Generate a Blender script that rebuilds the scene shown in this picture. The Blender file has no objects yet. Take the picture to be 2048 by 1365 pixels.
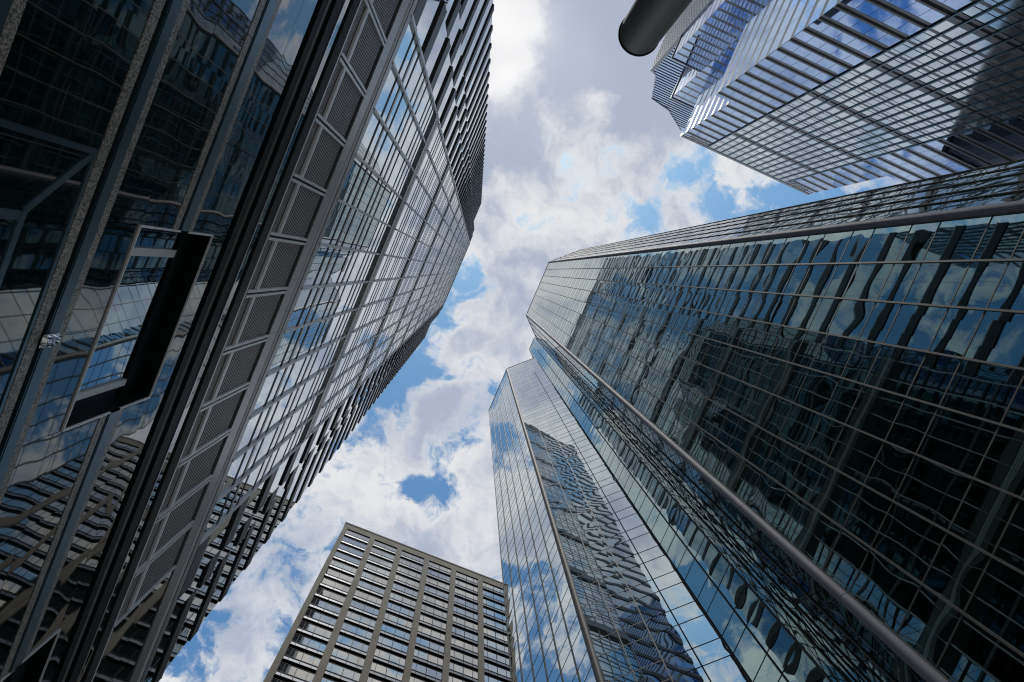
import bpy, math, random
from mathutils import Vector, Matrix
random.seed(11)
S = bpy.context.scene
COL = S.collection
R_ = math.radians

# ------------------------------------------------------------------ camera
RM = ((-0.39368008, -0.91783362, -0.05096504),
      (0.91624860, -0.38731748, -0.10234102),
      (0.07419238, -0.08698627, 0.99344294))      # right, down, forward in world axes
EYE = 1.6
cam = bpy.data.cameras.new('camera'); cam.lens = 24.0; cam.sensor_width = 36.0
cam.clip_start = 0.05; cam.clip_end = 5000
co = bpy.data.objects.new('camera', cam); COL.objects.link(co)
r, d, f = (Vector(v) for v in RM)
co.matrix_world = Matrix(((r.x, -d.x, -f.x, 0), (r.y, -d.y, -f.y, 0), (r.z, -d.z, -f.z, EYE), (0, 0, 0, 1)))
S.camera = co
S.view_settings.view_transform = 'Standard'; S.view_settings.look = 'None'
S.view_settings.gamma = 1.0; S.view_settings.exposure = 0.0
S.view_settings.use_curve_mapping = False
S.cycles.max_bounces = 10; S.cycles.glossy_bounces = 8; S.cycles.diffuse_bounces = 3
S.cycles.use_denoising = True
S.cycles.filter_width = 1.15
S.cycles.sample_clamp_indirect = 6.0

# ------------------------------------------------------------------ sky
SUNP = Vector((-0.29, 0.085, 1)).normalized()
el = math.asin(SUNP.z); az = math.atan2(SUNP.x, SUNP.y)
W = bpy.data.worlds.new('World'); S.world = W; W.use_nodes = True
nt = W.node_tree; nt.nodes.clear(); N = nt.nodes; L = nt.links
def nd(t, **k):
    n = N.new(t)
    for a, b in k.items(): setattr(n, a, b)
    return n
def math_(op, a, b=None, c=None, clamp=False):
    n = nd('ShaderNodeMath', operation=op); n.use_clamp = clamp
    for i, v in enumerate((a, b, c)):
        if v is None: continue
        if isinstance(v, (int, float)): n.inputs[i].default_value = v
        else: L.new(v, n.inputs[i])
    return n.outputs[0]
def vec(op, a, b=None):
    n = nd('ShaderNodeVectorMath', operation=op)
    for i, v in enumerate((a, b)):
        if v is None: continue
        if isinstance(v, (tuple, list)): n.inputs[i].default_value = v
        else: L.new(v, n.inputs[i])
    return n
def noise(v, scale, detail=8, rough=.55, dist=0.0):
    n = nd('ShaderNodeTexNoise'); n.inputs['Scale'].default_value = scale
    n.inputs['Detail'].default_value = detail; n.inputs['Roughness'].default_value = rough
    n.inputs['Distortion'].default_value = dist
    L.new(v, n.inputs['Vector']); return n
def mixc(fac, a, b):
    n = nd('ShaderNodeMix', data_type='RGBA')
    if isinstance(fac, (int, float)): n.inputs[0].default_value = fac
    else: L.new(fac, n.inputs[0])
    for i, v in ((6, a), (7, b)):
        if isinstance(v, (tuple, list)): n.inputs[i].default_value = (*v, 1)
        else: L.new(v, n.inputs[i])
    return n.outputs[2]
def sstep(v, a, b):
    n = nd('ShaderNodeMapRange', interpolation_type='SMOOTHSTEP')
    L.new(v, n.inputs[0]); n.inputs[1].default_value = a; n.inputs[2].default_value = b
    return n.outputs[0]
tc = nd('ShaderNodeTexCoord')
sep = nd('ShaderNodeSeparateXYZ'); L.new(tc.outputs['Generated'], sep.inputs[0])
zc = math_('MAXIMUM', sep.outputs[2], 0.12)
cmb = nd('ShaderNodeCombineXYZ')
L.new(math_('DIVIDE', sep.outputs[0], zc), cmb.inputs[0]); L.new(math_('DIVIDE', sep.outputs[1], zc), cmb.inputs[1])
P = cmb.outputs[0]
wn = noise(P, 8.0, 6, .55)
wv = vec('SCALE', vec('SUBTRACT', wn.outputs['Color'], (.5, .5, .5)).outputs[0]); wv.inputs['Scale'].default_value = .13
PW = vec('ADD', P, wv.outputs[0]).outputs[0]
def blob(x, y, s, w, sx=1.0):
    dv = vec('SUBTRACT', PW, (x, y, 0)).outputs[0]
    if sx != 1.0: dv = vec('MULTIPLY', dv, (sx, 1, 1)).outputs[0]
    ln = vec('LENGTH', dv).outputs[1]
    q = math_('DIVIDE', ln, s); q = math_('MULTIPLY', q, q)
    return math_('MULTIPLY', math_('EXPONENT', math_('MULTIPLY', q, -1.0)), w)
def total(lst):
    t = lst[0]
    for v in lst[1:]: t = math_('ADD', t, v)
    return t
# openings in the cloud layer (negative) and thick cloud (positive), by sky direction
holes = [(-.165, -.20, .036, -.30), (-.265, -.245, .03, -.30), (-.235, -.304, .028, -.26), (-.20, -.225, .03, -.14), (-.29, -.32, .05, .12), (-.15, -.14, .04, .12),
         (.022, -.016, .036, -.32), (.20, .026, .05, -.40), (.178, -.078, .034, -.32), (.33, -.04, .028, -.34), (.37, -.075, .033, -.38), (.335, -.085, .022, -.25),
         (.49, .082, .05, -.34), (-.34, -.46, .055, -.36), (.25, .055, .045, -.16), (.43, -.13, .05, -.16), (.60, .17, .05, -.16),
         (-.34, -.01, .15, .30), (-.21, .02, .10, .22), (-.36, -.09, .12, .22), (.09, -.07, .07, .18), (.30, -.0, .05, .14), (.27, -.13, .05, .14),
         (.40, .03, .06, .14), (.65, .12, .09, .14), (-.10, -.08, .08, .16), (.36, -.36, .13, .06), (-.27, -.31, .09, .17),
         (.9, .5, .35, -.3), (-.9, .55, .4, -.34), (.1, .9, .35, -.2), (-.22, -.38, .09, -.34), (-.75, -.9, .4, -.3), (.85, -.8, .3, -.3), (.05, .45, .13, .2), (-.42, .22, .13, .28), (.15, .10, .03, -.26), (.33, .11, .09, .2), (-.02, .12, .07, .45), (.09, .125, .03, -.2)]
bias = total([blob(*h) for h in holes])
n1 = noise(PW, 7.0, 12, .62, .15)
nb = noise(PW, 3.2, 4, .5)
nh = noise(PW, 26.0, 8, .62)
cov = total([math_('MULTIPLY_ADD', nh.outputs[0], .7, -.35), math_('MULTIPLY_ADD', n1.outputs[0], 2.1, -.55), math_('MULTIPLY_ADD', nb.outputs[0], .6, -.3), math_('ADD', bias, 0.10)])
mask = sstep(cov, .36, .66)
n2 = noise(PW, 6.5, 10, .6)
grey = total([blob(-.34, 0.0, .13, .85), blob(-.20, .03, .07, .55), blob(-.36, -.10, .12, .7), blob(-.37, -.19, .06, .3), blob(.62, .13, .12, .55), blob(.45, .05, .05, .25), blob(-.03, -.09, .05, .15),
              blob(-.345, .105, .045, -1.6), blob(-.262, .066, .036, -1.9), blob(-.275, -.06, .03, -1.0), blob(-.30, .085, .045, -1.0)])
thick = sstep(math_('ADD', math_('ADD', math_('MULTIPLY', cov, .45), math_('MULTIPLY_ADD', n2.outputs[0], 2.3, -.5)), math_('MULTIPLY', grey, .55)), .70, 1.5)
glow = total([blob(-.30, .085, .10, .22), blob(-.345, .11, .045, .5), blob(-.262, .066, .03, .5)])
cloud = mixc(thick, (8.0, 8.05, 8.2), (4.2, 4.7, 5.9))
cloud = mixc(math_('MINIMUM', glow, 1.0), cloud, (10.2, 10.2, 10.3))
sky = nd('ShaderNodeTexSky', sky_type='NISHITA'); sky.sun_disc = False
sky.sun_elevation = el; sky.sun_rotation = az; sky.altitude = 50; sky.air_density = 1.0; sky.dust_density = .6; sky.ozone_density = 2.2
skyc = vec('MULTIPLY', sky.outputs[0], (0.95, 1.45, 1.55)).outputs[0]
full = mixc(mask, skyc, cloud)
bg = nd('ShaderNodeBackground'); bg.inputs[1].default_value = 0.1; L.new(full, bg.inputs[0])
out = nd('ShaderNodeOutputWorld'); L.new(bg.outputs[0], out.inputs[0])

sl = bpy.data.lights.new('sun', 'SUN'); sl.energy = 2.2; sl.angle = R_(0.6); sl.color = (1, .96, .9)
so = bpy.data.objects.new('sun', sl); COL.objects.link(so)
so.rotation_euler = SUNP.to_track_quat('Z', 'Y').to_euler(); so.location = (0, 0, 300)

# ------------------------------------------------------------------ materials
MAT = {}
def mat(name, col, rough=.5, metal=0.0, ior=1.5, spec=.5, var=.0, vscale=3.0, col2=None, speck=None, rvar=0.0):
    m = bpy.data.materials.new(name); m.use_nodes = True
    t = m.node_tree; b = t.nodes['Principled BSDF']
    b.inputs['Roughness'].default_value = rough; b.inputs['Metallic'].default_value = metal
    b.inputs['IOR'].default_value = ior; b.inputs['Specular IOR Level'].default_value = spec
    tcn = t.nodes.new('ShaderNodeTexCoord')
    nz = t.nodes.new('ShaderNodeTexNoise'); nz.inputs['Scale'].default_value = speck or vscale
    nz.inputs['Detail'].default_value = 3 if speck else 6
    t.links.new(tcn.outputs['Object'], nz.inputs['Vector'])
    rp = t.nodes.new('ShaderNodeValToRGB')
    c2 = col2 or tuple(c * (1 - var) for c in col)
    c1 = col if col2 else tuple(min(1, c * (1 + var)) for c in col)
    rp.color_ramp.elements[0].position = .42 if speck else .3
    rp.color_ramp.elements[1].position = .58 if speck else .7
    rp.color_ramp.elements[0].color = (*c2, 1); rp.color_ramp.elements[1].color = (*c1, 1)
    t.links.new(nz.outputs[0], rp.inputs[0]); t.links.new(rp.outputs[0], b.inputs['Base Color'])
    if rvar:
        n2 = t.nodes.new('ShaderNodeTexNoise'); n2.inputs['Scale'].default_value = .8; n2.inputs['Detail'].default_value = 5
        t.links.new(tcn.outputs['Object'], n2.inputs['Vector'])
        mr = t.nodes.new('ShaderNodeMapRange'); mr.inputs[3].default_value = max(0, rough - rvar); mr.inputs[4].default_value = rough + rvar
        t.links.new(n2.outputs[0], mr.inputs[0]); t.links.new(mr.outputs[0], b.inputs['Roughness'])
    MAT[name] = m; return m
mat('mirror_glass', (.52, .57, .57), .015, 1.0, var=.05, vscale=.3)
mat('tower_glass', (.25, .335, .32), .015, 1.0, var=.05, vscale=.3)
mat('vision_glass', (.38, .45, .50), .01, 1.0, var=.05, vscale=.4)
mat('blue_glass', (.32, .44, .68), .02, 1.0, var=.06, vscale=.2)
mat('pale_glass', (.70, .76, .78), .10, .8, var=.05, vscale=.2)
mat('dim_glass', (.10, .13, .15), .05, 1.0, var=.1)
mat('window_glass', (.55, .525, .47), .03, 1.0, var=.10, vscale=.12)
mat('tinted_window', (.38, .43, .47), .03, 1.0, var=.10, vscale=.12)
mat('dark_stone', (.004, .017, .018), .02, 0, 2.5, .5, col2=(.002, .009, .010), speck=45)
mat('granite', (.46, .43, .39), .35, 0, 1.5, .4, col2=(.11, .105, .10), speck=42)
mat('granite_grey', (.24, .24, .235), .3, 0, 1.6, .5, col2=(.13, .13, .13), speck=25)
mat('blue_metal', (.09, .16, .20), .3, .8, var=.12, vscale=.7, rvar=.06)
mat('silver_metal', (.84, .85, .88), .4, .2, var=.08, vscale=1.5, rvar=.06)
mat('bright_metal', (.62, .62, .63), .3, .9, var=.06, vscale=1.0)
mat('column_metal', (.15, .15, .18), .68, .0, spec=.2, var=.08, vscale=.6, rvar=.05)
mat('bronze_metal', (.09, .09, .08), .6, .0, spec=.25, var=.12, vscale=1.0)
mat('dark_trim', (.045, .046, .043), .6, .0, spec=.25, var=.12, vscale=1.0)
mat('dark_metal', (.005, .009, .011), .55, .0, spec=.12, var=.15)
mat('black_recess', (.003, .010, .011), .7, 0, var=.2)
mat('ledge_metal', (.028, .031, .036), .45, .2, var=.15, vscale=.8)
mat('louvre_metal', (.60, .54, .58), .45, .1, var=.08)
mat('concrete', (.27, .238, .185), .85, 0, var=.16, vscale=.35)
mat('brown_brick', (.075, .068, .06), .8, 0, var=.2, vscale=.5)
mat('grid_metal', (.6, .59, .57), .5, .1, var=.1)
mat('grey_panel', (.27, .265, .27), .35, .3, var=.12, vscale=.3)
mat('sill_panel', (.22, .25, .30), .45, .2, var=.1, vscale=.3)
mat('post_paint', (.17, .175, .17), .5, .1, var=.12, vscale=4, rvar=.08)
mat('foil', (.75, .76, .8), .12, 1.0, var=.05)
mat('concrete_road', (.22, .21, .2), .9, 0, var=.2, vscale=3)
mat('asphalt', (.07, .07, .072), .9, 0, var=.25, vscale=6)
mat('paving', (.42, .41, .39), .85, 0, var=.15, vscale=2)
mat('white_paint', (.75, .74, .70), .6, 0, var=.1, vscale=5)
mat('roof_gravel', (.2, .2, .19), .9, 0, var=.2)

# ------------------------------------------------------------------ mesh helpers
class MB:
    def __init__(s): s.v = []; s.f = []; s.smooth = False
    def quad(s, pts):
        n = len(s.v); s.v += [tuple(p) for p in pts]; s.f.append(tuple(range(n, n + len(pts))))
    def hexa(s, b, t):       # bottom loop (counter-clockwise seen from above) and top loop
        n = len(s.v); k = len(b); s.v += [tuple(p) for p in b] + [tuple(p) for p in t]
        s.f.append(tuple(n + i for i in reversed(range(k)))); s.f.append(tuple(n + k + i for i in range(k)))
        for i in range(k):
            j = (i + 1) % k; s.f.append((n + i, n + j, n + k + j, n + k + i))
    def box(s, x0, x1, y0, y1, z0, z1):
        s.hexa([(x0, y0, z0), (x1, y0, z0), (x1, y1, z0), (x0, y1, z0)], [(x0, y0, z1), (x1, y0, z1), (x1, y1, z1), (x0, y1, z1)])
    def prism(s, poly, z0, z1):
        s.hexa([(x, y, z0) for x, y in poly], [(x, y, z1) for x, y in poly])
    def cyl(s, x, y, r, z0, z1, n=28):
        s.prism([(x + r * math.cos(2 * math.pi * i / n), y + r * math.sin(2 * math.pi * i / n)) for i in range(n)], z0, z1)
    def merge(s, o):
        n = len(s.v); s.v += o.v; s.f += [tuple(n + i for i in q) for q in o.f]
    def build(s, name, m, parent=None, smooth=False):
        me = bpy.data.meshes.new(name)
        ox, oy, oz = parent.get('_o', (0, 0, 0)) if parent else (0, 0, 0)
        me.from_pydata([(x - ox, y - oy, z - oz) for x, y, z in s.v], [], s.f)
        me.materials.append(MAT[m])
        if smooth:
            me.polygons.foreach_set('use_smooth', [True] * len(me.polygons))
        o = bpy.data.objects.new(name, me); COL.objects.link(o)
        if parent:
            o.parent = parent; o['_o'] = (ox, oy, oz)
        return o
class FR:                     # a wall plane: u along the wall, z up, d outwards
    def __init__(s, x, y, ux, uy):
        l = math.hypot(ux, uy); s.x, s.y, s.ux, s.uy = x, y, ux / l, uy / l; s.nx, s.ny = s.uy, -s.ux
    def p(s, u, z, d=0.0): return (s.x + s.ux * u + s.nx * d, s.y + s.uy * u + s.ny * d, z)
    def box(s, mb, u0, u1, z0, z1, d0, d1):
        q = [(u0, d1), (u1, d1), (u1, d0), (u0, d0)]
        mb.hexa([s.p(u, z0, d) for u, d in q], [s.p(u, z1, d) for u, d in q])
    def pane(s, mb, u0, u1, z0, z1, d=0.0, n=1, amp=0.0, tilt=0.0):
        b = len(mb.v); w, h = u1 - u0, z1 - z0; amp *= random.choice((.25, .6, .9, 1.1, 1.5))
        a = random.gauss(.6, .6) * amp; a2 = random.gauss(0, .35) * amp; ph = random.random() * 6.28; a3 = random.gauss(0, .35) * amp
        tu, tv = random.gauss(0, tilt), random.gauss(0, tilt)
        for j in range(n + 1):
            for i in range(n + 1):
                q, r2 = i / n, j / n
                k = a * math.sin(math.pi * q) * math.sin(math.pi * r2) + a2 * math.sin(2 * math.pi * q + ph) * math.sin(math.pi * r2) + a3 * math.sin(math.pi * q) * math.sin(2 * math.pi * r2 + ph)
                k += tu * w * (q - .5) + tv * h * (r2 - .5)
                mb.v.append(s.p(u0 + w * q, z0 + h * r2, d + k))
        m = n + 1
        for j in range(n):
            for i in range(n):
                c = b + j * m + i; mb.f.append((c, c + 1, c + m + 1, c + m))
def project(p):
    x, y, z = p[0], p[1], p[2] - EYE
    c = [RM[i][0] * x + RM[i][1] * y + RM[i][2] * z for i in range(3)]
    if c[2] < .05: return None
    return 1024 + 1365.33 * c[0] / c[2], 682.5 + 1365.33 * c[1] / c[2]
def shown(fr, u0, u1, z0, z1):
    q = [project(fr.p(u, z)) for u, z in ((u0, z0), (u1, z0), (u1, z1), (u0, z1))]
    if None in q: return 0
    c = (sum(a[0] for a in q) / 4, sum(a[1] for a in q) / 4)
    if not (-40 < c[0] < 2090 and -40 < c[1] < 1405): return 0
    return abs(sum(q[i][0] * q[(i + 1) % 4][1] - q[(i + 1) % 4][0] * q[i][1] for i in range(4))) / 2
class Pool:                   # repeats of one part: the largest as parts of their own, the rest as one
    def __init__(s, thing, name, m, smooth=False, limit=96): s.t, s.n, s.m, s.sm, s.lim, s.l = thing, name, m, smooth, limit, []
    def add(s, mb, w): s.l.append((w, len(s.l), mb))
    def done(s):
        s.l.sort(key=lambda a: (-a[0], a[1]))
        k = [a for a in s.l[:s.lim] if a[0] > 0]
        for a in k: a[2].build(s.n, s.m, s.t, s.sm)
        rest = s.l[len(k):]
        if rest:
            mb = MB()
            for a in rest: mb.merge(a[2])
            o = mb.build(s.n, s.m, s.t, s.sm); o['kind'] = 'stuff'
def thing(name, label, cat, loc, group=None):
    o = bpy.data.objects.new(name, None); COL.objects.link(o); o.location = loc; o['_o'] = tuple(loc)
    o['label'] = label; o['category'] = cat
    if group: o['group'] = group
    return o
def structure(o): o['kind'] = 'structure'; return o

# ------------------------------------------------------------------ ground
g = MB(); g.quad([(-900, -900, -.02), (900, -900, -.02), (900, 900, -.02), (-900, 900, -.02)]); structure(g.build('ground', 'asphalt'))
g = MB(); g.quad([(-44, -9.6, -.012), (58, -9.6, -.012), (58, 1.4, -.012), (-44, 1.4, -.012)]); structure(g.build('road', 'concrete_road'))
g = MB(); g.box(-44, 26, 1.4, 4.84, -.01, .13); structure(g.build('sidewalk', 'paving'))
g = MB(); g.box(-44, 30, -13.7, -9.6, -.01, .13); structure(g.build('sidewalk', 'paving'))
g = MB()
for i in range(16): g.quad([(-40 + i * 6, -4.2, -.006), (-37 + i * 6, -4.2, -.006), (-37 + i * 6, -4.05, -.006), (-40 + i * 6, -4.05, -.006)])
structure(g.build('road_markings', 'white_paint'))

# ------------------------------------------------------------------ tower of dark stone and finned glass, on the near side of the street
D = 4.85
def H(h): return EYE + h * D
TL = thing('office_tower', 'dark tower with polished stone base, louvre band and rows of silver fins', 'tower', (0, D, 0))
F = FR(0, D, 1, 0)
U0, U1 = -19.5, 24.2
OPEN = [(.283, .967, 2.17, 2.737), (.096, 1.30, .93, 1.822), (2.02, 2.70, 2.17, 2.745), (-1.45, -.77, 2.17, 2.737)]   # u0 u1 h0 h1
def spans(h0, h1, a=U0, b=U1):
    cuts = sorted((o[0] * D, o[1] * D) for o in OPEN if o[2] < h1 - .002 and o[3] > h0 + .002)
    x = a; res = []
    for c0, c1 in cuts:
        if c0 > x: res.append((x, min(c0, b)))
        x = max(x, c1)
    if x < b: res.append((x, b))
    return res
levels = sorted(set([-.33, 4.5] + [o[2] for o in OPEN] + [o[3] for o in OPEN]))
wall = MB()
for a, b in zip(levels, levels[1:]):
    for u0, u1 in spans(a, b): F.box(wall, u0, u1, H(a), H(b), -.62, -.022)
wall.build('wall', 'black_recess', TL)
panels = Pool(TL, 'stone_panel', 'dark_stone', True)
def stone_row(h0, h1):
    edges = [(.28 + .346 * k) * D for k in range(-13, 13)]
    for u0, u1 in spans(h0, h1):
        e = [u0] + [x for x in edges if u0 + .15 < x < u1 - .15] + [u1]
        for a, b in zip(e, e[1:]):
            m = MB(); F.pane(m, a + .005, b - .005, H(h0) + .005, H(h1) - .005, 0, 7, .0011, .0006)
            F.box(m, a + .006, b - .006, H(h0) + .006, H(h1) - .006, -.02, -.008)
            panels.add(m, shown(F, a, b, H(h0), H(h1)))
for a, b in ((-.32, -.05), (-.05, .16), (.31, .51), (.51, .715), (.87, 1.07), (1.07, 1.27), (1.424, 1.63), (1.63, 1.827), (1.978, 2.168), (2.168, 2.39), (2.548, 2.746), (2.746, 2.902), (3.18, 3.285)):
    stone_row(a, b)
edges = [2.402 * D + .45 * D * k for k in range(7)]
for a, b in zip(edges, edges[1:]):
    for h0, h1 in ((3.41, 3.77), (3.77, 4.13)):
        if b > U1: b = U1
        if b - a < .2: continue
        m = MB(); F.pane(m, a + .005, b - .005, H(h0) + .005, H(h1) - .005, 0, 7, .0011, .0006); panels.add(m, shown(F, a, b, H(h0), H(h1)))
panels.done()
def gband(h0, h1, proud, m='granite', name='granite_band', joint=1.68):
    for u0, u1 in spans(h0, h1):
        mb = MB(); n = max(1, round((u1 - u0) / joint)); w = (u1 - u0) / n
        for i in range(n): F.box(mb, u0 + i * w + .004, u0 + (i + 1) * w - .004, H(h0), H(h1), -.02, proud)
        mb.build(name, m, TL)
def mband(h0, h1, proud, m='blue_metal', name='metal_band'):
    for u0, u1 in spans(h0, h1):
        mb = MB(); F.box(mb, u0, u1, H(h0), H(h1), -.02, proud)
        F.box(mb, u0, u1, H(h0) - .03, H(h0) - .012, -.02, proud - .008)
        mb.build(name, m, TL)
for a in (.16, .715, 1.272, 1.827):
    gband(a, a + .041, .012); mband(a + .067, a + .112, .03); gband(a + .117, a + .151, .012)
gband(2.39, 2.432, .012); mband(2.446, 2.509, .03); gband(2.514, 2.548, .012)
# double dark cornice with a light metal lip
for (a, b, p, m, n) in ((2.912, 2.968, .05, 'dark_metal', 'cornice'), (2.985, 3.015, .035, 'granite_grey', 'granite_band'), (3.03, 3.128, .10, 'dark_metal', 'cornice'), (3.128, 3.137, .115, 'bright_metal', 'cornice_lip'), (3.285, 3.385, .04, 'black_recess', 'dark_band'), (3.385, 3.41, .03, 'silver_metal', 'louvre_rail')):
    mb = MB(); F.box(mb, U0, U1, H(a), H(b), -.02, p); mb.build(n, m, TL)
# louvre band
FU = [(-1.30 + .3085 * i) for i in range(-8, 14)]
for i, (a, b) in enumerate(zip(FU, FU[1:])):
    if a > 2.2: continue
    u0, u1 = a * D, b * D; lv = MB()
    for k in range(5):
        z = H(3.432 + .018 * k); F.box(lv, u0 + .1, u1 - .1, z, z + .04, -.013, -.010)
    nb = 17
    for k in range(nb):
        z = H(3.588 + (4.095 - 3.588) * k / nb)
        F.box(lv, u0 + .1, u1 - .1, z, z + .05, -.013, -.010)
    p = lv.build('louvre_panel', 'louvre_metal', TL)
    fm = MB()
    F.box(fm, u0 + .03, u0 + .10, H(3.415), H(4.12), -.02, .045); F.box(fm, u1 - .10, u1 - .03, H(3.415), H(4.12), -.02, .045)
    F.box(fm, u0 + .1, u1 - .1, H(3.535), H(3.575), -.02, .05)
    fm.build('frame', 'silver_metal', p)
    bk = MB(); F.box(bk, u0, u1, H(3.41), H(4.13), -.021, -.014); bk.build('backing', 'black_recess', p)
gband(4.135, 4.30, .03, 'granite_grey'); gband(4.405, 4.50, .03, 'granite_grey')
mb = MB()
for k in range(5):
    F.box(mb, U0, U1, H(4.325 + .012 * k), H(4.337 + .012 * k), -.02, .02 + .014 * min(k, 4 - k))
mb.build('metal_band', 'silver_metal', TL)
# recessed windows
def frame_rect(fr, mb, u0, u1, z0, z1, w, d0, d1):
    fr.box(mb, u0 - w, u1 + w, z1, z1 + w, d0, d1); fr.box(mb, u0 - w, u1 + w, z0 - w, z0, d0, d1)
    fr.box(mb, u0 - w, u0, z0, z1, d0, d1); fr.box(mb, u1, u1 + w, z0, z1, d0, d1)
def window(o, dep=.30):
    u0, u1, z0, z1 = o[0] * D, o[1] * D, H(o[2]), H(o[3])
    rv = MB()
    F.box(rv, u0 + .012, u1 - .012, z1 - .012, z1 - .002, -dep - .05, .0); F.box(rv, u0 + .012, u1 - .012, z0 + .002, z0 + .012, -dep - .05, .0)
    F.box(rv, u1 - .012, u1 - .002, z0 + .002, z1 - .002, -dep - .05, .0); F.box(rv, u0 + .002, u0 + .012, z0 + .002, z1 - .002, -dep - .05, .0)
    w = rv.build('window', 'dark_metal', TL)
    fm = MB(); frame_rect(F, fm, u0, u1, z0, z1, .032, -.02, .03); fm.build('frame', 'silver_metal', w)
    a, b = u0 + .012, u1 - .012; zt = z0 + .765 * (z1 - z0)
    pn = MB(); F.pane(pn, a, b, z0 + .012, zt, -dep + .02, 22, .010, .0004); pn.build('pane', 'vision_glass', w, True)
    hd = MB(); F.box(hd, a, b, zt, z1 - .013, -dep, -dep + .06); hd.build('soffit_shade', 'dark_metal', w)  # flat dark sheet standing in for the shaded soffit of a deeper recess
    for q in ((a + .40, a + .54), (b - .36, b - .24)):
        br = MB(); F.box(br, q[0], q[1], z0 + .012, zt, -dep + .025, -dep + .07); br.build('mullion', 'silver_metal', w)
def bar(mb, p, q, w, d0, d1):          # a flat strip between two wall points
    dx, dz = q[0] - p[0], q[1] - p[1]; l = math.hypot(dx, dz); nx, nz = -dz / l * w / 2, dx / l * w / 2
    c = [(p[0] + nx, p[1] + nz), (p[0] - nx, p[1] - nz), (q[0] - nx, q[1] - nz), (q[0] + nx, q[1] + nz)]
    mb.hexa([F.p(u, z, d0) for u, z in c], [F.p(u, z, d1) for u, z in c])
def entrance():
    o = OPEN[1]; u0, u1, z0, z1 = o[0] * D, o[1] * D, H(o[2]), H(o[3]); ui, zi = .283 * D, H(1.63)
    mb = MB(); F.pane(mb, u0, u1, z0, z1, -.006, 26, .004, .0003); w = mb.build('entrance_glass', 'dark_stone', TL, True)
    fm = MB()
    bar(fm, (u0 + .04, z0), (u0 + .04, z1 - .001), .08, -.02, .014); bar(fm, (u0, z1 - .03), (u1, z1 - .03), .055, -.02, .012)
    bar(fm, (u0 + .05, z1 - .04), (ui, zi), .10, -.02, .010); bar(fm, (ui + .05, z0), (ui + .05, zi), .11, -.02, .016); bar(fm, (ui, zi), (u1, zi), .10, -.02, .018)
    fm.build('frame', 'blue_metal', w)
    dk = MB(); F.pane(dk, ui + .105, u1, z0, zi - .05, -.002, 12, .003, .0003); dk.build('door_glass', 'dark_stone', w, True)
window(OPEN[0]); entrance(); window(OPEN[2]); window(OPEN[3])
# curtain wall with fins
UC0, UC1 = -1.335 * D, 2.445 * D
FINS = [(-1.30 + .3085 * i) * D for i in range(13)]
MOD = 3.17
panes = Pool(TL, 'glass_pane', 'vision_glass', True)
bars = Pool(TL, 'transom', 'dark_metal')
gbars = Pool(TL, 'spandrel_bar', 'granite_grey')
EDG = [UC0] + FINS + [UC1]
THIN = (.311, .72, 1.098, 1.534, 1.931, 2.351)
GREY = ((.49, .572), (1.274, 1.35), (2.104, 2.18))
cuts = sorted([0.0] + list(THIN) + [.53, 1.31, 2.14] + [2.515])
for m in range(11):
    b0 = 4.52 + MOD * m
    for i, (a, b) in enumerate(zip(EDG, EDG[1:])):
        if b - a < .1: continue
        mb = MB()
        for q0, q1 in zip(cuts, cuts[1:]): F.pane(mb, a, b, H(b0 + q0), H(b0 + q1), -.03, 3, .0012, .0006)
        panes.add(mb, shown(F, a, b, H(b0), H(b0 + 2.5)))
    for t in THIN:
        mb = MB(); F.box(mb, UC0, UC1, H(b0 + t - .026), H(b0 + t + .026), -.05, -.021); bars.add(mb, 1e4 / (b0 + t))
    for q0, q1 in GREY:
        mb = MB(); F.box(mb, UC0, UC1, H(b0 + q0), H(b0 + q0 + .03), -.05, -.02); bars.add(mb, 1e4 / (b0 + q0) - 1)
        mb = MB(); F.box(mb, UC0, UC1, H(b0 + q0 + .03), H(b0 + q1), -.05, -.024); gbars.add(mb, 1e4 / (b0 + q0))
    mb = MB(); F.box(mb, UC0, UC1, H(b0 + 2.48), H(b0 + 2.79), -.06, -.026); mb.build('dark_band', 'black_recess', TL)
    mb = MB(); F.box(mb, UC0, UC1, H(b0 + 2.79), H(b0 + 2.88), -.06, -.008); F.box(mb, UC0, UC1, H(b0 + 3.0), H(b0 + MOD - .03), -.06, -.008)
    mb.build('granite_band', 'granite_grey', TL)
    mb = MB()
    for k in range(3): F.box(mb, UC0, UC1, H(b0 + 2.90 + .032 * k), H(b0 + 2.918 + .032 * k), -.06, -.012 + .004 * (k == 1))
    mb.build('metal_band', 'silver_metal', TL)
panes.done(); bars.done(); gbars.done()
for u in FINS:
    mb = MB()
    for m in range(11):
        b0 = 4.49 + MOD * m
        F.box(mb, u - .042, u + .042, H(b0), H(b0 + 2.67), -.04, .055)
        F.box(mb, u - .014, u + .014, H(b0 + 2.67), H(b0 + MOD), -.04, .0)
    mb.build('mullion_fin', 'silver_metal', TL)
mb = MB(); F.box(mb, UC0, UC1, H(4.52 + 11 * MOD), H(40.4), -.3, .05); mb.build('parapet', 'ledge_metal', TL)
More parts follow.
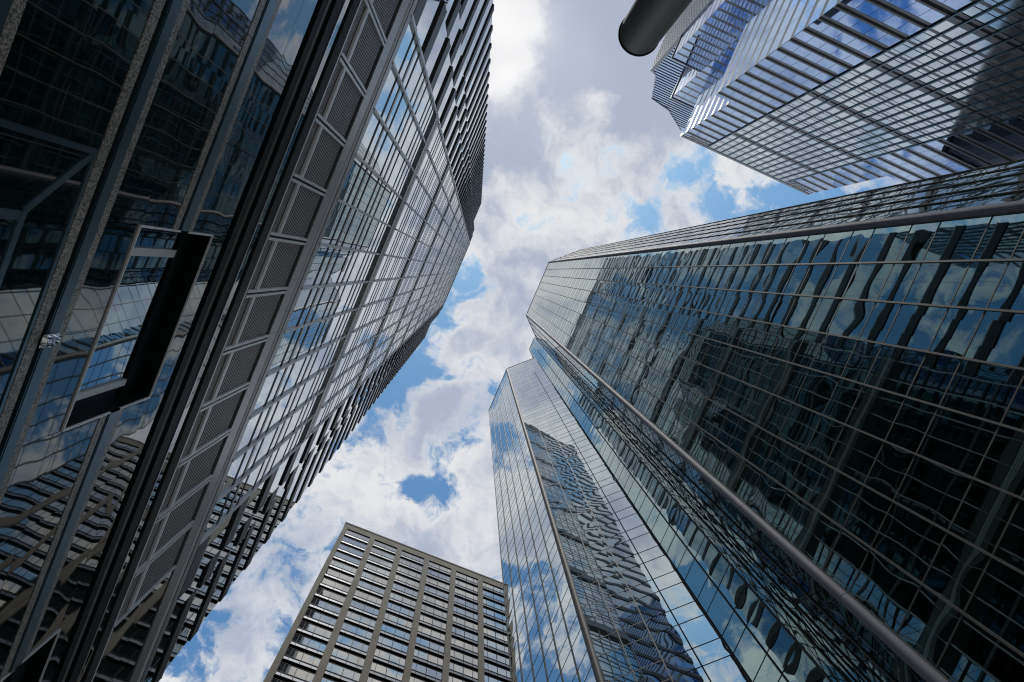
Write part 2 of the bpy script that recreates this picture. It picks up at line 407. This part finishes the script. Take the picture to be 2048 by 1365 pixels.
# stepped side wings with a deep ledge at each floor
ledges = Pool(TL, 'ledge', 'ledge_metal'); lips = Pool(TL, 'ledge_trim', 'silver_metal'); wg = Pool(TL, 'glass_strip', 'vision_glass', True)
zones = [(-1.77, -1.34, 1.03, 40.4, .834), (-2.14, -1.77, 1.085, 40.4, .842), (-3.81, -2.14, 1.345, 41.6, .894),
         (2.45, 2.88, 1.03, 40.4, .834), (2.88, 3.25, 1.085, 40.4, .842), (3.25, 4.96, 1.335, 41.2, .894)]
for (a, b, pl, top, fp_) in zones:
    Z = FR(0, pl * D, 1, 0); ua, ub = a * D, b * D
    bd = MB(); Z.box(bd, ua, ub, H(4.45), H(top), -2.0 - (1.345 - pl) * D, -.06); bd.build('wing_wall', 'ledge_metal', TL)
    k = 0
    while True:
        h0 = 4.60 + fp_ * k
        if h0 + fp_ > top: break
        wgt = shown(Z, ua, ub, H(h0), H(h0 + fp_))
        mb = MB(); n = max(1, round((ub - ua) / 1.5)); w = (ub - ua) / n
        for i in range(n): Z.pane(mb, ua + i * w + .01, ua + (i + 1) * w - .01, H(h0 + .215), H(h0 + fp_ + .01), 0, 2, .001, .0008)
        wg.add(mb, wgt)
        mb = MB(); Z.box(mb, ua - (.035 if a < 0 else 0), ub + (.035 if a > 0 else 0), H(h0), H(h0 + .21), -.06, .09)
        ledges.add(mb, wgt)
        mb = MB(); Z.box(mb, ua - (.07 if a < 0 else 0), ub + (.07 if a > 0 else 0), H(h0 + .21), H(h0 + .228), -.06, .098); lips.add(mb, wgt)
        k += 1
    mb = MB(); Z.box(mb, ua, ub, H(4.60 + fp_ * k), H(top), -.06, .1); mb.build('parapet', 'ledge_metal', TL)
ledges.done(); lips.done(); wg.done()
mb = MB(); mb.box(U0, U1, D + .63, D + 32, 0, H(4.5)); mb.box(-3.79 * D, 4.94 * D, 1.345 * D + 1, D + 32, H(4.5), H(41)); mb.box(UC0, UC1, D + .065, D + 3, H(4.5), H(40.2))
mb.build('core', 'ledge_metal', TL)

fo = MB(); rn = random.Random(3)
u0, u1, z0, z1 = .612 * D, .65 * D, H(1.872), H(1.944); nn = 9
grid = [[F.p(u0 + (u1 - u0) * i / nn, z0 + (z1 - z0) * j / nn, .034 + (0 if i in (0, nn) or j in (0, nn) else .03 + rn.random() * .035)) for i in range(nn + 1)] for j in range(nn + 1)]
fo.v = [p for row in grid for p in row]
fo.f = [(j * (nn + 1) + i, j * (nn + 1) + i + 1, (j + 1) * (nn + 1) + i + 1, (j + 1) * (nn + 1) + i) for j in range(nn) for i in range(nn)]
F.box(fo, u0, u1, z0, z1, .0305, .0335)
o = fo.build('foil_wrapped_box', 'foil'); o['label'] = 'small crumpled silver foil wrapped box on the dark metal band of the stone wall'; o['category'] = 'box'

# ------------------------------------------------------------------ two mirror glass towers across the street
E_ = 13.75
def HR(h): return EYE + h * E_
def lev(k): return 1.083 + .2797 * k
class Curtain:
    def __init__(s, t, mm='bronze_metal', gm='tower_glass'):
        s.t = t; s.g = Pool(t, 'glass_pane', gm, True); s.m = Pool(t, 'mullion', mm); s.x = Pool(t, 'transom', 'dark_trim')
    def face(s, a, b, n, k0, k1, amp=.0024, inset=0.0, cap=.1):
        fr = FR(a[0] * E_, a[1] * E_, b[0] - a[0], b[1] - a[1]); ln = math.hypot(b[0] - a[0], b[1] - a[1]) * E_
        w = (ln - 2 * inset) / n
        top = HR(lev(k1)) + cap
        for k in range(k0, k1):
            za, zb, zc2 = HR(lev(k)), HR(lev(k) + .111), HR(lev(k + 1))
            for i in range(n):
                u = inset + i * w
                for q0, q1 in ((za, zb), (zb, zc2)):
                    wt = shown(fr, u, u + w, q0, q1); mb = MB()
                    fr.pane(mb, u + .005, u + w - .005, q0 + .005, q1 - .005, 0, 8 if wt > 300 else (4 if wt > 30 else 2), amp, .0009); s.g.add(mb, wt)
            for z in (za, zb):
                mb = MB(); fr.box(mb, inset, ln - inset, z - .028, z + .028, -.03, .012); s.x.add(mb, shown(fr, 0, ln, z - .03, z + .03) + .001 * (z < 200))
        for i in range(n + 1):
            u = inset + i * w; mb = MB(); fr.box(mb, u - .032, u + .032, HR(lev(k0)), top, -.03, .05); s.m.add(mb, 100 + shown(fr, u - .05, u + .05, HR(lev(8)), top))
        mb = MB(); fr.box(mb, 0, ln, top - .02, top + .32, -.3, .06); mb.build('parapet', 'bronze_metal', s.t)
        if inset > .03:
            mb = MB()
            for q0, q1 in ((0, inset), (ln - inset, ln)): fr.box(mb, q0, q1, HR(lev(k0)), top - .03, -.05, .01)
            mb.build('edge_trim', 'bronze_metal', s.t)
    def column(s, x, y, r, k0, k1, m='column_metal'):
        mb = MB(); c = MB(); z = HR(lev(k0)); top = HR(lev(k1)) + .3
        while z < top:
            z2 = min(z + 7.69, top); mb.cyl(x * E_, y * E_, r, z + .012, z2 - .012, 32); z = z2
        c.cyl(x * E_, y * E_, r - .02, HR(lev(k0)), top - .02, 16)
        o = mb.build('corner_column', m, s.t); c.build('joint', 'dark_metal', o)
    def done(s): s.g.done(); s.m.done(); s.x.done()
K0 = -5
TR = thing('glass_tower', 'mirror glass tower with chamfered corners edged by two round silver columns', 'tower', (-.1 * E_, -1.2 * E_, 0))
c = Curtain(TR)
c.face((.3215, -1), (-.5625, -1), 8, K0, 35)
c.face((.651, -1.33), (.345, -1.0), 4, K0, 35)
c.face((-.585, -1.0), (-.953, -1.38), 5, K0, 35)
c.face((.869, -1.33), (.651, -1.33), 2, K0, 37)
c.face((1.00, -1.462), (.869, -1.33), 2, 32, 37)
c.column(.334, -1.0, .185, K0, 35); c.column(-.575, -1.0, .185, K0, 35)
c.done()
i_ = .012
mb = MB()
mb.prism([(x * E_, y * E_) for x, y in [(-.953 + i_, -3.4), (.66, -3.4), (.66, -1.33 - i_), (.645, -1.33 - i_), (.325, -1 - i_), (-.57, -1 - i_), (-.953 + i_, -1.38)]], 0, HR(lev(35)))
mb.prism([(x * E_, y * E_) for x, y in [(.661, -3.0), (.99, -3.0), (.99, -1.47), (.867, -1.33 - i_), (.661, -1.33 - i_)]], 0, HR(lev(37)))
mb.build('core', 'dark_metal', TR)
TM = thing('glass_tower', 'lower mirror glass tower with a dark grey corner column, beside the concrete building', 'tower', (1.5 * E_, -1.2 * E_, 0))
c = Curtain(TM, 'dark_trim', 'mirror_glass')
c.face((1.9, -1), (1.21, -1), 6, K0, 33, .0014)
c.face((1.19, -1.0), (.869, -1.33), 4, K0, 33, .0015)
c.column(1.205, -1.005, .26, K0, 33, 'dark_trim')
c.done()
mb = MB(); mb.prism([(x * E_, y * E_) for x, y in [(.885, -3.3), (2.2, -3.3), (2.2, -1.3), (1.9 - i_, -1 - i_), (1.2, -1 - i_), (.875 + i_, -1.345)]], 0, HR(lev(33))); mb.build('core', 'dark_metal', TM)

# ------------------------------------------------------------------ concrete building at the end of the street
B_ = 59.5
TB = thing('concrete_building', 'grey concrete building with wide piers and rows of four part windows', 'building', (B_, -20, 0))
BF = FR(B_, .0806 * B_, 0, -1)
def HB(h): return EYE + h * B_
NB = 8; pit = .102 * B_; pw = 1.04; gw = pit - pw; fp = .0622 * B_
wp = []
for i in range(NB):
    ua = .87 + i * pit
    k = 0
    while HB(2.319) - (k + 1) * fp > 8:
        zt = HB(2.319) - k * fp
        wp.append((shown(BF, ua, ua + gw, zt - fp, zt), ua, zt)); k += 1
wp.sort(key=lambda a: -a[0])
def bwin(ua, zt, fm, gm, sm):
    z1 = zt - 2.02; z2 = z1 - .86
    for q in (.0, .72, 2.38, 4.05, gw - .06):
        BF.box(fm, ua + q, ua + q + (.06 if q != 2.38 else .11), z2, zt, -.12, .0)
    BF.box(fm, ua + .06, ua + gw - .06, z1 - .05, z1 + .03, -.12, .012); BF.box(fm, ua + .06, ua + gw - .06, zt - .05, zt, -.12, .004)
    BF.box(fm, ua, ua + gw, z2 - .06, z2, -.12, .03)
    for q0, q1 in ((.06, .72), (.78, 2.38), (2.49, 4.05), (4.11, gw - .06)):
        BF.pane(gm, ua + q0, ua + q1, z1 + .03, zt - .05, -.05, 2, .0004, .0009)
        BF.box(sm, ua + q0, ua + q1, z2, z1 - .05, -.1, -.045)
rest = (MB(), MB(), MB()); rb = random.Random(5)
for n_, (w_, ua, zt) in enumerate(wp):
    if n_ < 96 and w_ > 0:
        a, b, c3 = MB(), MB(), MB(); bwin(ua, zt, a, b, c3)
        o = a.build('window', 'dark_metal', TB); b.build('pane', 'tinted_window' if rb.random() < .3 else 'window_glass', o, True); c3.build('sill_panel', 'sill_panel', o)
    else: bwin(ua, zt, *rest)
o = rest[0].build('window', 'dark_metal', TB); o['kind'] = 'stuff'
rest[1].build('pane', 'window_glass', o, True); rest[2].build('sill_panel', 'sill_panel', o)
for i in range(NB + 1):
    u0 = 0 if i == 0 else .87 + i * pit - pw; u1 = .87 + i * pit
    mb = MB(); BF.box(mb, u0, u1, 0, HB(2.319) - .003, -.7, .12); mb.build('pier', 'concrete', TB)
UE = .87 + NB * pit
mb = MB(); BF.box(mb, 0, UE, HB(2.319), HB(2.358), -.7, .12); BF.box(mb, -.08, UE, HB(2.358), HB(2.365), -.8, .2); mb.build('parapet', 'concrete', TB)
mb = MB(); BF.box(mb, .1, UE, 0, HB(2.35), -25, -.6); mb.build('core', 'black_recess', TB)
mb = MB(); BF.box(mb, .0, .098, 0, HB(2.319) - .01, -25, -.71); mb.build('wall', 'concrete', TB)

# ------------------------------------------------------------------ stepped tower beyond, banded glass with a gridded middle bay
T_ = 45.0
def HT(h): return EYE + h * T_
TT = thing('stepped_tower', 'tall stepped tower with banded blue glass and a paler gridded middle bay', 'tower', (-T_ - 10, -45, 0))
gb = Pool(TT, 'glass_band', 'blue_glass', True); gc = Pool(TT, 'bay_glass', 'pale_glass', True); sb = Pool(TT, 'spandrel_band', 'grey_panel'); db = Pool(TT, 'black_slot', 'black_recess')  # slots are near-black strips between the grey spandrels
FL = .0872 * T_
def banded(fr, u0, u1, z0, z1, base, glass=gb, pw_=2.0, slim=False):
    n = int((z0 - base) // FL) - 1
    while base + n * FL < z1:
        a = base + n * FL; n += 1
        for pool, q0, q1, dd in ((db, -.27, .40, -.01), (sb, -.80, -.27, .012), (sb, .40, .80, .012)) if not slim else ((sb, -.62, -.05, .008), (sb, .12, .50, .008), (db, -.05, .12, -.01)):
            s0, s1 = max(z0, a + q0), min(z1, a + q1)
            if s1 - s0 > .05:
                mb = MB(); fr.box(mb, u0, u1, s0, s1, -.2, dd); pool.add(mb, shown(fr, u0, u1, s0, s1))
        lo_, hi_ = (.5, .62) if slim else (.80, .80)
        s0, s1 = max(z0, a + lo_), min(z1, a + FL - hi_)
        if s1 - s0 > .05:
            mb = MB(); m_ = max(1, round((u1 - u0) / pw_)); w = (u1 - u0) / m_
            for i in range(m_): fr.pane(mb, u0 + i * w + .03, u0 + (i + 1) * w - .03, s0, s1, 0, 1, 0, .0016)
            glass.add(mb, shown(fr, u0, u1, s0, s1))
TF = FR(-T_, -1.445 * T_, 0, 1)
def ru(r): return (1.445 - r) * T_
F0 = HT(3.288)
ZS = HT(2.72)
banded(TF, ru(1.445), ru(1.236), 12, ZS, F0); banded(TF, ru(.795), ru(.59), 12, ZS, F0)
banded(TF, ru(1.37), ru(1.236), ZS + .02, F0 + 1.0, F0); banded(TF, ru(.795), ru(.66), ZS + .02, F0 + 1.0, F0)
# middle bay
MU = [.80 + .03567 * i for i in range(13)]
for k in range(0, 34):
    zf = F0 - k * FL
    if zf < 12: break
    band = (k % 4 == 3); top = 3.92 - (.75 if (k + 3) % 4 != 3 else .9)
    mb = MB(); lo = ((1.35, top),) if band else ((-.75, -.12), (.42, 1.12), (1.28, top - .14))
    for a, b in zip(MU, MU[1:]):
        for q0, q1 in lo:
            TF.pane(mb, ru(b), ru(a), zf + q0, zf + q1, .06, 1, 0, .0014)
    gc.add(mb, shown(TF, ru(1.236), ru(.795), zf, zf + 3))
    a, b = ru(1.236), ru(.795)
    mb = MB(); TF.box(mb, a, b, zf - .9, zf - .3, -.2, .085) if band else TF.box(mb, a, b, zf - .12, zf + .42, -.2, .075)
    sb.add(mb, shown(TF, a, b, zf - 1, zf + 1))
    if band: mb = MB(); TF.box(mb, a, b, zf + .25, zf + 1.35, -.2, .085); sb.add(mb, shown(TF, a, b, zf - 1, zf + 1))
    for q0, q1 in (((-.3, .25),) if band else ((1.12, 1.28),)) + (((top - .14, top),) if not band else ()):
        mb = MB(); TF.box(mb, a, b, zf + q0, zf + q1, -.2, .066); db.add(mb, shown(TF, a, b, zf + q0, zf + q1))
gb.done(); gc.done()
for a in MU:
    mb = MB(); TF.box(mb, ru(a) - .09, ru(a) + .09, 12, HT(3.362), .1, .26); mb.build('mullion', 'blue_metal', TT)
# crown rows
for (h0, h1) in ((3.312, 3.334), (3.338, 3.362)):
    mb = MB(); TF.box(mb, ru(1.33), ru(.70), HT(h0), HT(h1), -.2, .02); mb.build('crown_window', 'dim_glass', TT)
    mb = MB()
    for i in range(18):
        rr = .70 + .035 * i; TF.box(mb, ru(rr) - .06, ru(rr) + .06, HT(h0), HT(h1), .02, .12)
    mb.build('crown_mullion', 'silver_metal', TT)
    for r0, r1 in ((1.37, 1.335), (.695, .66)):
        mb = MB(); TF.pane(mb, ru(r0), ru(r1), HT(h0), HT(h1), .02, 1, 0, .001); mb.build('crown_window', 'blue_glass', TT)
for h0, h1, m_ in ((3.334, 3.338, 'bright_metal'), (3.362, 3.372, 'grey_panel'), (3.374, 3.39, 'grey_panel')):
    mb = MB(); TF.box(mb, ru(1.37), ru(.66), HT(h0), HT(h1), -.3, .1); mb.build('parapet', m_, TT)
gb = Pool(TT, 'glass_band', 'blue_glass', True); sb.t = TT
# the faces that look across the street, stepping back
def side(x0, x1, y, z0, z1, base):
    fr = FR(x1, y, -1, 0) if False else FR(x0, y, -1, 0)
    banded(fr, 0, x0 - x1, z0, z1, base, gb, 3.0, True)
def front(x, y0, y1, z0, z1, base):
    banded(FR(x, y0, 0, 1), 0, y1 - y0, z0, z1, base, gb, 2.2, True)
side(-T_ - .05, -T_ - 13, -.59 * T_, 12, ZS, F0)
side(-T_ - .05, -T_ - 13, -.66 * T_, ZS + .1, HT(3.372), F0)
Z2, Z2b = EYE + 171, EYE + 169.5
side(-58, -66, -27.5, 100, Z2, F0 + 1); front(-58, -40, -27.5, ZS, Z2, F0 + 1)
side(-66, -73, -23.5, 90, Z2b, F0 + 2); front(-66, -27.5, -23.5, 90, Z2b, F0 + 2)
gb.done(); sb.done(); db.done()
def cap(x0, x1, y0, y1, z):
    mb = MB(); mb.box(x0, x1, y0, y1, z + .01, z + .5); mb.build('parapet', 'grey_panel', TT)
cap(-66, -57.8, -44, -27.3, Z2); cap(-72, -65.8, -40, -23.3, Z2b); cap(-T_ - 13, -T_ + .06, -1.445 * T_ + 3.3, -.59 * T_ + .06, ZS - .3) if False else None
mb = MB()
mb.box(-T_ - 13, -T_ - .12, -1.44 * T_, -.594 * T_, 0, ZS - .05); mb.box(-T_ - 13, -T_ - .12, -1.366 * T_, -.664 * T_, ZS - .05, HT(3.38))
mb.box(-66, -58.12, -60, -27.62, 0, Z2); mb.box(-80, -66.12, -60, -23.62, 0, Z2b)
mb.build('core', 'grey_panel', TT)
# slanted glass crown slab at the back
X3 = 72.0
prof = []
for a, b in ((-.3615, -.1175), (-.3577, -.1263), (-.3257, -.1344), (-.3207, -.1636), (-.3019, -.1923)):
    z = X3 / -a; prof.append((b * z, EYE + z))
poly = [(prof[0][0], 60)] + prof + [(prof[-1][0] - 12, prof[-1][1] + 4), (prof[-1][0] - 12, 60)]
mb = MB(); n = len(poly)
mb.v = [(-X3, y, z) for y, z in poly] + [(-X3 - 18, y, z) for y, z in poly]
mb.f = [tuple(reversed(range(n))), tuple(range(n, 2 * n))] + [(i, (i + 1) % n, n + (i + 1) % n, n + i) for i in range(n)]
mb.build('crown', 'blue_glass', TT)
G3 = FR(-X3, -60, 0, 1)
def crown_top(y):
    pts = sorted(poly[1:-1])
    for (ya, za), (yb, zb) in zip(pts, pts[1:]):
        if ya <= y <= yb and yb > ya: return za + (zb - za) * (y - ya) / (yb - ya)
    return pts[0][1]
mb = MB(); z = 120.0
while z < 236:
    ys = [y for y in (prof[0][0] - .25 * i for i in range(150)) if crown_top(y) > z + .3]
    if ys: mb.box(-X3, -X3 + .12, min(ys), max(ys), z, z + .22)
    z += 1.96
mb.build('crown_transom', 'dark_metal', TT)
mb = MB()
for (ya, za), (yb, zb) in zip(prof, prof[1:]):
    mb.hexa([(-X3 - .3, ya, za - .4), (-X3 + .25, ya, za - .4), (-X3 + .25, yb, zb - .4), (-X3 - .3, yb, zb - .4)], [(-X3 - .3, ya, za + .25), (-X3 + .25, ya, za + .25), (-X3 + .25, yb, zb + .25), (-X3 - .3, yb, zb + .25)])
mb.build('crown_trim', 'silver_metal', TT)
mb = MB(); mb.box(-X3 - .1, -X3 + .35, prof[0][0] - .7, prof[0][0] + .3, 60, prof[0][1]); mb.build('edge_trim', 'grey_panel', TT)
mb = MB(); yq = prof[0][0]; zt = prof[0][1]
z = 90.0
while z < zt: mb.box(-X3 - 17.9, -X3 - .4, yq, yq + .25, z, z + .55); z += 1.96
for i in range(12): mb.box(-X3 - 1.2 - i * 1.5, -X3 - 1.0 - i * 1.5, yq, yq + .30, 90, zt)
mb.build('crown_grid', 'grid_metal', TT)

TK = thing('brick_building', 'dark brown building behind the mirror glass towers, seen mirrored in the stepped tower', 'building', (0, -80, 0))
mb = MB(); mb.box(-41, 62, -95, -64, 0, 114); mb.build('wall', 'brown_brick', TK)
KF = FR(62, -64, -1, 0)
for k in range(24):
    mb = MB()
    for i in range(24): KF.box(mb, 2 + i * 4.2, 4.3 + i * 4.2, 22 + k * 3.8, 24.2 + k * 3.8, -.1, .03)
    mb.build('window_row', 'dim_glass', TK)
mb = MB(); mb.box(-41.3, 62.3, -95.3, -63.7, 114.003, 115); mb.build('parapet', 'brown_brick', TK)

# ------------------------------------------------------------------ the round post close to the camera
hp = 3.4
px_, py_ = -.398 * hp, -.0815 * hp; rp_ = .0985
TP = thing('metal_post', 'thick round dark grey metal post with a black rim, close overhead', 'post', (px_, py_, 0))
def lathe(prof_, n=48):
    m = MB()
    for r_, z_ in prof_:
        for i in range(n): m.v.append((px_ + r_ * math.cos(2 * math.pi * i / n), py_ + r_ * math.sin(2 * math.pi * i / n), z_))
    for j in range(len(prof_) - 1):
        for i in range(n): m.f.append((j * n + i, j * n + (i + 1) % n, (j + 1) * n + (i + 1) % n, (j + 1) * n + i))
    return m
lathe([(rp_, .0), (rp_, EYE + hp - .02)]).build('shaft', 'post_paint', TP, True)
lathe([(rp_ - .002, EYE + hp - .02), (rp_ + .004, EYE + hp - .018), (rp_ + .005, EYE + hp - .006), (rp_ - .006, EYE + hp), (.0, EYE + hp + .01)]).build('rim', 'dark_metal', TP, True)
lathe([(.17, .13), (.17, .15), (rp_ + .004, .16)]).build('base_plate', 'post_paint', TP)

for o in S.objects:
    if '_o' in o: del o['_o']
